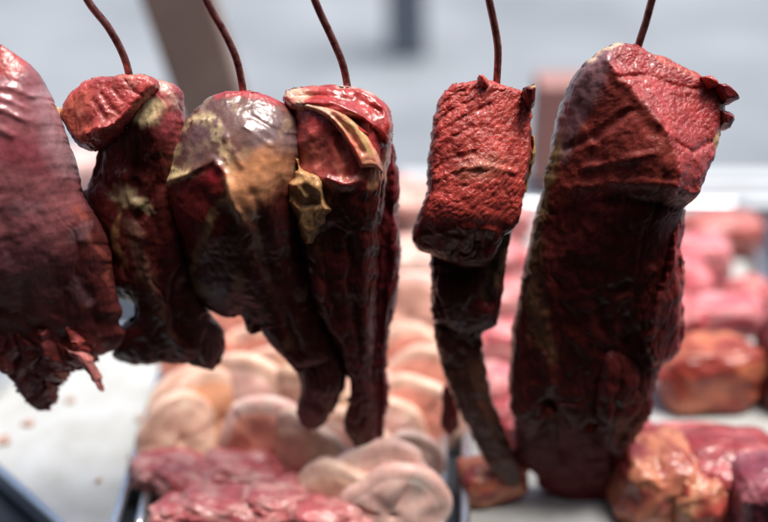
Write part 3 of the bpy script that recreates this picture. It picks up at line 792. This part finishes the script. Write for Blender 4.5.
# ------------------------------------------------------------------ hooks and rail
RAIL_Z = 1.66
rail = thing('hanging_rail', 'steel rail above the photo that carries the meat hooks', 'rail', (0, 1.03, RAIL_Z))
tube('bar', [(-1.9, 1.03, RAIL_Z), (0, 1.03, RAIL_Z), (1.9, 1.03, RAIL_Z)], [0.011] * 3, M_RIM, rail)
for sx in (-1.9, 1.9):
    tube('hanger', [(sx * 0.9, 1.03, RAIL_Z), (sx * 0.9, 0.80, 2.2), (sx * 0.9, 0.19, 2.63)], [0.007] * 3, M_RIM, rail)
hook_px = [
    ([(60, -60), (76, -22), (90, 4), (108, 27), (122, 52), (129, 74), (131, 96)], 'stained hook holding the meat second from the left', 1.0),
    ([(190, -62), (199, -20), (209, 6), (224, 32), (236, 58), (242, 84), (245, 110)], 'stained hook entering the glossy silverskin shank', 1.0),
    ([(300, -60), (308, -20), (318, 8), (331, 36), (342, 62), (347, 84), (349, 106)], 'stained hook holding the meat topped by folded red flesh', 1.0),
    ([(479, -60), (485, -20), (490, 4), (495, 28), (498, 50), (497, 78), (495, 104)], 'stained hook holding the narrow square-faced block', 1.0),
    ([(668, -60), (659, -20), (652, 0), (646, 22), (639, 44), (634, 66)], 'stained hook in the top of the largest block at the right', 1.0),
    ([(-60, -60), (-48, -20), (-36, 20), (-26, 50), (-22, 72)], 'hook above the left edge holding the leftmost joint', 0.97),
]
for pts, lab, Y in hook_px:
    P = [at(x, y, Y) for x, y in pts]
    top = P[0].copy()
    over = [top + np.array([0, 0.004, 0.05]), np.array([top[0], Y + 0.012, RAIL_Z + 0.006]), np.array([top[0], 1.03, RAIL_Z + 0.016]), np.array([top[0], 1.052, RAIL_Z - 0.012])]
    P = over[::-1] + P
    # point turning up inside the meat
    e = P[-1]
    P = P + [e + np.array([0.004, 0.006, -0.02]), e + np.array([0.012, 0.012, -0.028]), e + np.array([0.02, 0.014, -0.018])]
    rr_ = [0.0036] * (len(P) - 1) + [0.001]
    h = tube('meat_hook', P, rr_, M_HOOK, None, seg=18)
    loc = Vector(P[3])
    h.data.transform(Matrix.Translation(-loc)); h.location = loc
    tag(h, lab, 'hook', 'hooks on the hanging rail')

# ------------------------------------------------------------------ counter goods (all far out of focus)
def blob(name, mat, parent, px, py, z, size, rot=(0, 0, 0), base=RED, c2=None, seed=0, amp=0.22, n=56, flat=2.0, param=(0.1, 0.7, 0), c2lvl=0.0):
    """a lump of flesh: rounded super-ellipsoid with lumps; centre seen at px,py and standing at height z"""
    c = at_z(px, py, z)
    th = np.linspace(0, 2 * math.pi, n * 2, endpoint=False); ph = np.linspace(0, math.pi, n)
    T, Pp = np.meshgrid(th, ph)
    p = lambda v: np.sign(v) * np.abs(v) ** (2.0 / (flat + 1.0))
    D = np.stack([p(np.sin(Pp) * np.cos(T)), p(np.sin(Pp) * np.sin(T)), p(np.cos(Pp))], -1)
    nz = fbm(D * 1.3 + seed * 7.7, 4)
    nz2 = 0.45 * fbm(D * 4.2 + seed * 3.3, 3)
    D2 = D * (1 + amp * (nz + 0.5 * nz2) * 1.7)[..., None] * np.array(size)
    R = np.array(Matrix.Rotation(math.radians(rot[2]), 3, 'Z') @ Matrix.Rotation(math.radians(rot[1]), 3, 'Y') @ Matrix.Rotation(math.radians(rot[0]), 3, 'X'))
    V = D2.reshape(-1, 3) @ R.T + c
    m = n * 2
    idx = np.arange(n * m).reshape(n, m)
    Fc = np.stack([idx[:-1], idx[1:], np.roll(idx[1:], -1, 1), np.roll(idx[:-1], -1, 1)], -1).reshape(-1, 4)
    tint = np.ones((len(V), 3)) * np.array(base)
    if c2 is not None:
        k = sstep(c2lvl - 0.25, c2lvl + 0.35, fbm(D * 1.6 + seed * 5.1 + 2, 4).ravel())[:, None]
        tint = tint * (1 - k) + np.array(c2) * k
    tint = np.clip(tint * (1 + 0.4 * fbm(D * 3 + seed, 2).ravel())[:, None], 0.003, 0.9)
    return link_mesh(name, V, Fc[:, ::-1], mat, parent, True, tint, np.ones((len(V), 3)) * np.array(param))


def piece(name, label, cat, group, *a, **k):
    """a single-mesh thing lying on the counter, its origin at its base"""
    o = blob(name, M_STOCK, None, *a, **k)
    co = np.empty(len(o.data.vertices) * 3); o.data.vertices.foreach_get('co', co); co = co.reshape(-1, 3)
    loc = Vector((*co[:, :2].mean(0), co[:, 2].min()))
    o.data.transform(Matrix.Translation(-loc)); o.location = loc
    return tag(o, label, cat, group)


def tray(label, quad_px, z, rim=0.012, h=0.028, mat=M_TRAYW, group='trays on the counter'):
    q = [at_z(x, y, z)[:2] for x, y in quad_px]
    c = np.mean(q, 0)
    t = thing('meat_tray', label, 'tray', (c[0], c[1], z - 0.006), group)
    prism('tray_base', [tuple(v) for v in q], z - 0.006, z, mat, t, 0.0015)
    for k in range(4):
        a0, a1 = np.array(q[k]), np.array(q[(k + 1) % 4])
        d = (a1 - a0) / np.linalg.norm(a1 - a0)
        tube('tray_rim', [(*(a0), z + h), (*((a0 + a1) / 2), z + h), (*a1, z + h)], [rim * 0.5] * 3, M_RIM, t, seg=12)
        nrm = np.array([-d[1], d[0]]) * 0.0015
        prism('tray_side', [tuple(a0 - nrm), tuple(a1 - nrm), tuple(a1 + nrm), tuple(a0 + nrm)], z + 0.001, z + h, M_RIM, t, 0)
    return t


Z0 = COUNTER_Z + 0.01
tray('white enamel tray, nearly empty, at the lower left', [(-45, 445), (105, 580), (178, 345), (45, 345)], Z0)
tray('tray heaped with pale pink slices in the middle of the counter', [(140, 545), (441, 545), (446, 300), (190, 300)], Z0, h=0.02)
tray('white tray with red cuts at the right', [(464, 560), (830, 560), (742, 214), (470, 214)], Z0, h=0.02)
q = [at_z(x, y, COUNTER_Z + 0.002)[:2] for x, y in ((395, 213), (900, 213), (900, 186), (395, 186))]
led = thing('counter_ledge', 'white ledge along the far edge of the counter', 'ledge', (float(np.mean([v[0] for v in q])), float(np.mean([v[1] for v in q])), COUNTER_Z + 0.002))
q0, q1 = at_z(395, 213, COUNTER_Z)[1], at_z(395, 183, COUNTER_Z)[1]
q1 = min(q1, 2.05)
for k, (f0, f1, hh) in enumerate(((0.0, 0.30, 0.016), (0.33, 0.62, 0.022), (0.66, 1.0, 0.030))):
    boxm('ledge_strip', 0.03, 1.5, q0 + (q1 - q0) * f0, q0 + (q1 - q0) * f1, COUNTER_Z + 0.003, COUNTER_Z + hh, M_LEDGE, led, 0.004)

# scraps on the empty tray
for k, (x, y, s) in enumerate(((28, 423, .006), (140, 418, .005), (132, 456, .005), (4, 440, .007), (0, 470, .006), (70, 400, .005), (98, 480, .003))):
    piece('meat_scrap', 'small shred of meat on the white enamel tray at the lower left', 'scrap', 'meat scraps on the white tray', x, y, Z0 + 0.003, (s * 1.3, s, s * 0.5), (0, 0, 40 * k),
          base=(0.42, 0.27, 0.20), seed=60 + k, n=14)

# pale slices with a cream fat edge
def slice_(label, px, py, z, R, lean, yaw, roll, c=(0.62, 0.30, 0.22), fatc=(0.72, 0.52, 0.34), th=0.014, seed=0):
    c0 = at_z(px, py, z)
    t = thing('pork_slice', label, 'meat slice', (c0[0], c0[1], c0[2] - R * 0.5), 'pale meat slices heaped in the middle tray')
    rot = Matrix.Rotation(math.radians(yaw), 3, 'Z') @ Matrix.Rotation(math.radians(12 - lean * 0.55), 3, 'X') @ Matrix.Rotation(math.radians(roll), 3, 'Y')
    Rm = np.array(rot)
    for part, r0, r1, cc, tt in (('lean_meat', 0.0, 0.85, c, th * 1.35), ('fat_edge', 0.55, 1.0, fatc, th * 1.15)):
        nr, na = (22 if r0 == 0 else 12), 90
        # closed section swept round: profile (r, y)
        s = np.linspace(0, 2 * math.pi, nr * 2, endpoint=False)
        rc, rw = (r0 + r1) / 2, (r1 - r0) / 2
        pr = rc + rw * np.sign(np.cos(s)) * np.abs(np.cos(s)) ** 0.5
        py_ = 0.5 * tt * np.sign(np.sin(s)) * np.abs(np.sin(s)) ** 0.6
        A = np.linspace(0, 2 * math.pi, na, endpoint=False)
        AA, PR = np.meshgrid(A, pr); _, PY = np.meshgrid(A, py_)
        out = 1 + 0.10 * perlin(np.stack([np.cos(AA) * 1.1, np.sin(AA) * 1.1, AA * 0 + seed], -1)) + 0.12 * np.cos(AA * 2 + seed)
        x = np.cos(AA) * PR * out * R; zz = np.sin(AA) * PR * out * R
        bend = 0.10 * R * fbm(np.stack([x / R * 0.9, zz / R * 0.9, x * 0 + seed], -1), 2) + 3.0 * x * x
        P = np.stack([x, PY * (1 + 0.2 * perlin(np.stack([x * 60, zz * 60, x * 0 + seed], -1))) + bend, zz], -1)
        V = 1.22 * P.reshape(-1, 3) @ Rm.T + c0
        m = len(s)
        idx = np.arange(m * na).reshape(m, na)
        Fc = np.stack([idx, np.roll(idx, -1, 0), np.roll(np.roll(idx, -1, 0), -1, 1), np.roll(idx, -1, 1)], -1).reshape(-1, 4)
        tint = np.ones((len(V), 3)) * np.array(cc) * (1 + 0.5 * fbm(V * 40 + seed, 3))[:, None]
        link_mesh(part, V, Fc, M_STOCK, t, True, np.clip(tint, 0.01, 0.85), np.ones((len(V), 3)) * np.array([0, 0.6, 0.5]))
    return t


CR = (0.80, 0.53, 0.41); PK = (0.74, 0.32, 0.24); PKL = (0.85, 0.53, 0.46)
slices = [
    ('topmost pink slice of the heap, behind the notch of dark meat', 236, 342, .955, .055, 50, -20, 0, PK, (0.72, 0.44, 0.34)),
    ('pink slice at the far left corner of the heap', 205, 372, .95, .05, 45, 10, 0, (0.62, 0.24, 0.17), PK),
    ('cream-edged slice under the topmost pink one', 262, 372, .95, .06, 40, -10, 30, PK, CR),
    ('arched cream slice, outermost of the left fan', 205, 405, .95, .055, 52, 25, 0, CR, CR),
    ('arched tan slice in the middle of the left fan', 222, 418, .95, .052, 50, 22, 20, (0.70, 0.36, 0.22), CR),
    ('arched pink slice, innermost of the left fan', 245, 415, .95, .06, 45, -15, 10, PKL, CR),
    ('long cream slice lying across the heap centre', 300, 425, .95, .065, 35, -30, 0, CR, (0.74, 0.5, 0.36)),
    ('pale pink slice below the two dark meat tips', 345, 462, .93, .06, 40, -20, 30, PKL, CR),
    ('peach slice in the near middle of the heap', 310, 475, .945, .06, 35, -35, 0, (0.68, 0.4, 0.27), CR),
    ('pink slice near the bottom edge right of the ribs', 375, 500, .945, .06, 35, -10, 40, PKL, PKL),
    ('wide pale slice at the near right corner of the heap', 398, 478, .93, .048, 40, 5, 0, PKL, (0.7, 0.5, 0.42)),
    ('large flat pink slice standing at the far right of the heap', 408, 318, .965, .062, 62, -5, 0, (0.66, 0.38, 0.30), PKL),
    ('upper cream-rimmed slice of the right fan', 414, 368, .95, .048, 52, -8, 0, PK, CR),
    ('middle cream-rimmed slice of the right fan', 416, 392, .95, .048, 50, -8, 20, PK, CR),
    ('lower cream-rimmed slice of the right fan', 416, 418, .95, .048, 48, -6, 40, PK, CR),
    ('pale slice between the two hanging joints tips', 355, 400, .95, .05, 45, 10, 0, PKL, PKL),
    ('pale slice hidden low behind the fourth joint', 330, 360, .94, .05, 45, 10, 0, PK, CR),
]
for k, s in enumerate(slices):
    slice_(*s, seed=k * 1.7 + 0.3)
slices += [
    ('cream slice at the left edge of the heap beside the ribs', 178, 440, .945, .045, 48, 30, 0, CR, CR),
    ('peach slice between the left fan and the dark tips', 285, 392, .955, .055, 44, -22, 10, (0.70, 0.42, 0.28), CR),
    ('pink slice low between the left fan and the ribs', 262, 452, .95, .055, 42, -10, 60, PK, PKL),
    ('pale slice under the point of the long joint', 378, 446, .925, .05, 48, 5, 50, PKL, CR),
    ('pale pink slice cut by the bottom edge beside the steel rims', 392, 512, .95, .05, 40, 0, 20, PKL, PKL),
    ('peach slice cut by the bottom edge of the photo', 345, 512, .94, .05, 45, -20, 20, (0.68, 0.4, 0.3), CR),
    ('pink slice at the back left of the heap', 205, 345, .94, .05, 50, 10, 0, PK, PKL),
    ('peach slice at the back of the heap behind the fourth joint', 300, 335, .95, .055, 50, 0, 0, PK, PKL)]
for k in range(17, 25):
    slice_(*slices[k], seed=k * 1.7 + 0.3)
for k, (x, y, sx, rz, lab) in enumerate(((168, 470, .034, 20, 'at the far left of the near row'), (200, 488, .04, -20, 'with white fat flecks beside the tray rim'), (245, 478, .042, 10, 'in the middle of the near row'),
                                    (285, 505, .042, 30, 'at the right end of the near row'), (225, 512, .04, 0, 'nearest the bottom edge'), (180, 512, .03, 60, 'at the bottom left corner of its tray'),
                                    (330, 520, .036, 12, 'cut by the bottom edge, right of the others'))):
    piece('rib_piece', 'pinkish red bony meat piece ' + lab, 'meat piece', 'red rib pieces in front of the pale slices', x, y, Z0 + 0.032, (sx * 1.3, sx * .8, sx * .6), (0, 10, rz),
          base=(0.42, 0.10, 0.11), c2=(0.58, 0.28, 0.26), seed=80 + k, amp=.20)

# red goods at the right
right = [
    ('pink slab seen just right of the square block, topmost of the column', 500, 222, .95, (.05, .03, .03), 10, (0.55, 0.13, 0.13), (0.6, 0.3, 0.3)),
    ('pink slab second from the top behind the square block', 494, 262, .95, (.05, .03, .03), -10, (0.52, 0.09, 0.10), (0.6, 0.3, 0.3)),
    ('pink slab third from the top behind the square block', 496, 305, .95, (.05, .03, .03), 5, (0.55, 0.14, 0.15), (0.62, 0.32, 0.3)),
    ('pink slab fourth from the top behind the square block', 498, 345, .95, (.045, .028, .03), -5, (0.55, 0.12, 0.14), (0.62, 0.32, 0.3)),
    ('pink slab lowest in the column beside the greenish tail', 504, 392, .95, (.035, .03, .03), 5, (0.58, 0.17, 0.19), (0.62, 0.32, 0.3)),
    ('red lump under the tip of the greenish tail', 492, 478, .935, (.036, .026, .024), 15, (0.30, 0.04, 0.04), (0.5, 0.2, 0.1)),
    ('dark red cut at the far right of the tray, below the ledge', 722, 232, .945, (.062, .035, .03), 0, (0.42, 0.09, 0.08), (0.5, 0.2, 0.17)),
    ('rosy cut left of the far dark red one', 698, 262, .955, (.045, .04, .04), 0, (0.60, 0.16, 0.18), (0.6, 0.3, 0.3)),
    ('rosy slab lying on top of the orange-brown joint', 716, 318, .965, (.062, .03, .028), 8, (0.50, 0.09, 0.11), (0.62, 0.27, 0.28)),
    ('orange-brown joint under the rosy slab', 708, 374, .95, (.062, .04, .042), 5, (0.26, 0.04, 0.03), (0.50, 0.16, 0.085)),
    ('orange fatty joint with red sides at the bottom right', 655, 478, .95, (.045, .05, .045), 10, (0.50, 0.19, 0.11), (0.24, 0.035, 0.035)),
    ('small purple-pink lump beside the lower tip of the largest block', 632, 448, .95, (.028, .035, .035), 10, (0.42, 0.09, 0.11), (0.6, 0.3, 0.25)),
    ('maroon joint at the bottom right corner', 728, 478, .95, (.062, .05, .045), 0, (0.26, 0.035, 0.04), (0.42, 0.12, 0.12)),
    ('dark maroon joint cut by the right edge', 788, 365, .96, (.034, .05, .06), 0, (0.12, 0.02, 0.02), (0.2, 0.04, 0.04)),
    ('dark purple lump in the bottom right corner of the photo', 770, 500, .96, (.04, .04, .045), 0, (0.2, 0.04, 0.06), (0.34, 0.12, 0.14)),
    ('pink joint far behind, between the fourth joint and the square block', 404, 216, .96, (.05, .05, .055), 0, (0.62, 0.30, 0.25), (0.66, 0.42, 0.36)),
    ('small red cut between the two rosy cuts near the tray back', 748, 300, .945, (.03, .03, .03), 20, (0.45, 0.08, 0.09), (0.6, 0.25, 0.22)),
    ('dark red wedge touching the lower right side of the largest block', 676, 330, .95, (.035, .04, .045), 0, (0.36, 0.05, 0.06), (0.55, 0.2, 0.2)),
    ('rosy cut half hidden behind the right side of the largest block', 680, 290, .95, (.04, .04, .045), 0, (0.55, 0.13, 0.15), (0.62, 0.28, 0.28)),
    ('red piece between the orange fatty joint and the maroon corner joint', 692, 492, .945, (.03, .045, .04), 0, (0.36, 0.06, 0.05), (0.5, 0.25, 0.14)),
    ('red strip standing behind the bottom right joints', 700, 442, .94, (.05, .02, .018), -6, (0.42, 0.08, 0.09), (0.55, 0.2, 0.18)),
    ('red cut low in the column, right beside the largest block', 518, 425, .94, (.035, .03, .03), 5, (0.34, 0.05, 0.06), (0.55, 0.2, 0.2)),
    ('pale pink joint glimpsed between the leftmost joint and the one beside it', 84, 180, .96, (.05, .04, .05), 0, (0.66, 0.40, 0.38), (0.7, 0.5, 0.46)),
    ('pale joint behind, under the far pink one', 410, 268, .95, (.045, .04, .04), 0, (0.66, 0.38, 0.32), (0.7, 0.5, 0.42)),
]
for k, (lab, x, y, z, s, rz, c1, c2) in enumerate(right):
    piece('meat_joint', lab, 'meat piece', 'cuts lying on the counter', x, y, z, tuple(1.12 * q_ for q_ in s), (0, 0, rz), base=c1, c2=c2, seed=100 + k, amp=.13, flat=2.4)

# behind the counter, on the street side
def slanted(name, label, cat, a, b, w0, w1, Y, mat, thick=0.06):
    """squared bar between two photo points at distance Y"""
    A, B = at(*a, Y), at(*b, Y)
    d = (B - A) / np.linalg.norm(B - A); s = np.cross(d, [0, 1, 0]); s /= np.linalg.norm(s)
    V = []
    for P, ww in ((A, w0), (B, w1)):
        for sx, sy in ((-1, -1), (1, -1), (1, 1), (-1, 1)):
            V.append(P + s * sx * ww / 2 + np.array([0, 1, 0]) * sy * thick / 2)
    Fc = [[0, 1, 2, 3], [7, 6, 5, 4], [0, 4, 5, 1], [1, 5, 6, 2], [2, 6, 7, 3], [3, 7, 4, 0]]
    o = link_mesh(name, V, Fc, mat, None, False)
    loc = Vector(A)
    o.data.transform(Matrix.Translation(-loc)); o.location = loc
    bv = o.modifiers.new('b', 'BEVEL'); bv.width = 0.006; bv.segments = 3
    return tag(o, label, cat)


slanted('wooden_prop', 'blurred brown board leaning behind the two left hooks', 'board', (236, 170), (150, -90), .125, .125, 1.98, M_POST)
slanted('street_post', 'dark grey post standing on the street between the third and fourth hooks', 'post', (407, 68), (400, -260), .22, .20, 6.0, M_POLE, 0.2)
bx = boxm('cardboard_box', 0, 0.22, 0, 0.10, 0, 0.19, M_BOX, None, 0.004)
p = at_z(533, 205, COUNTER_Z + 0.002)
bx.location = (p[0], min(p[1], 1.9), COUNTER_Z + 0.045)
tag(bx, 'dull pink box behind the counter between the square block and the largest block', 'box')
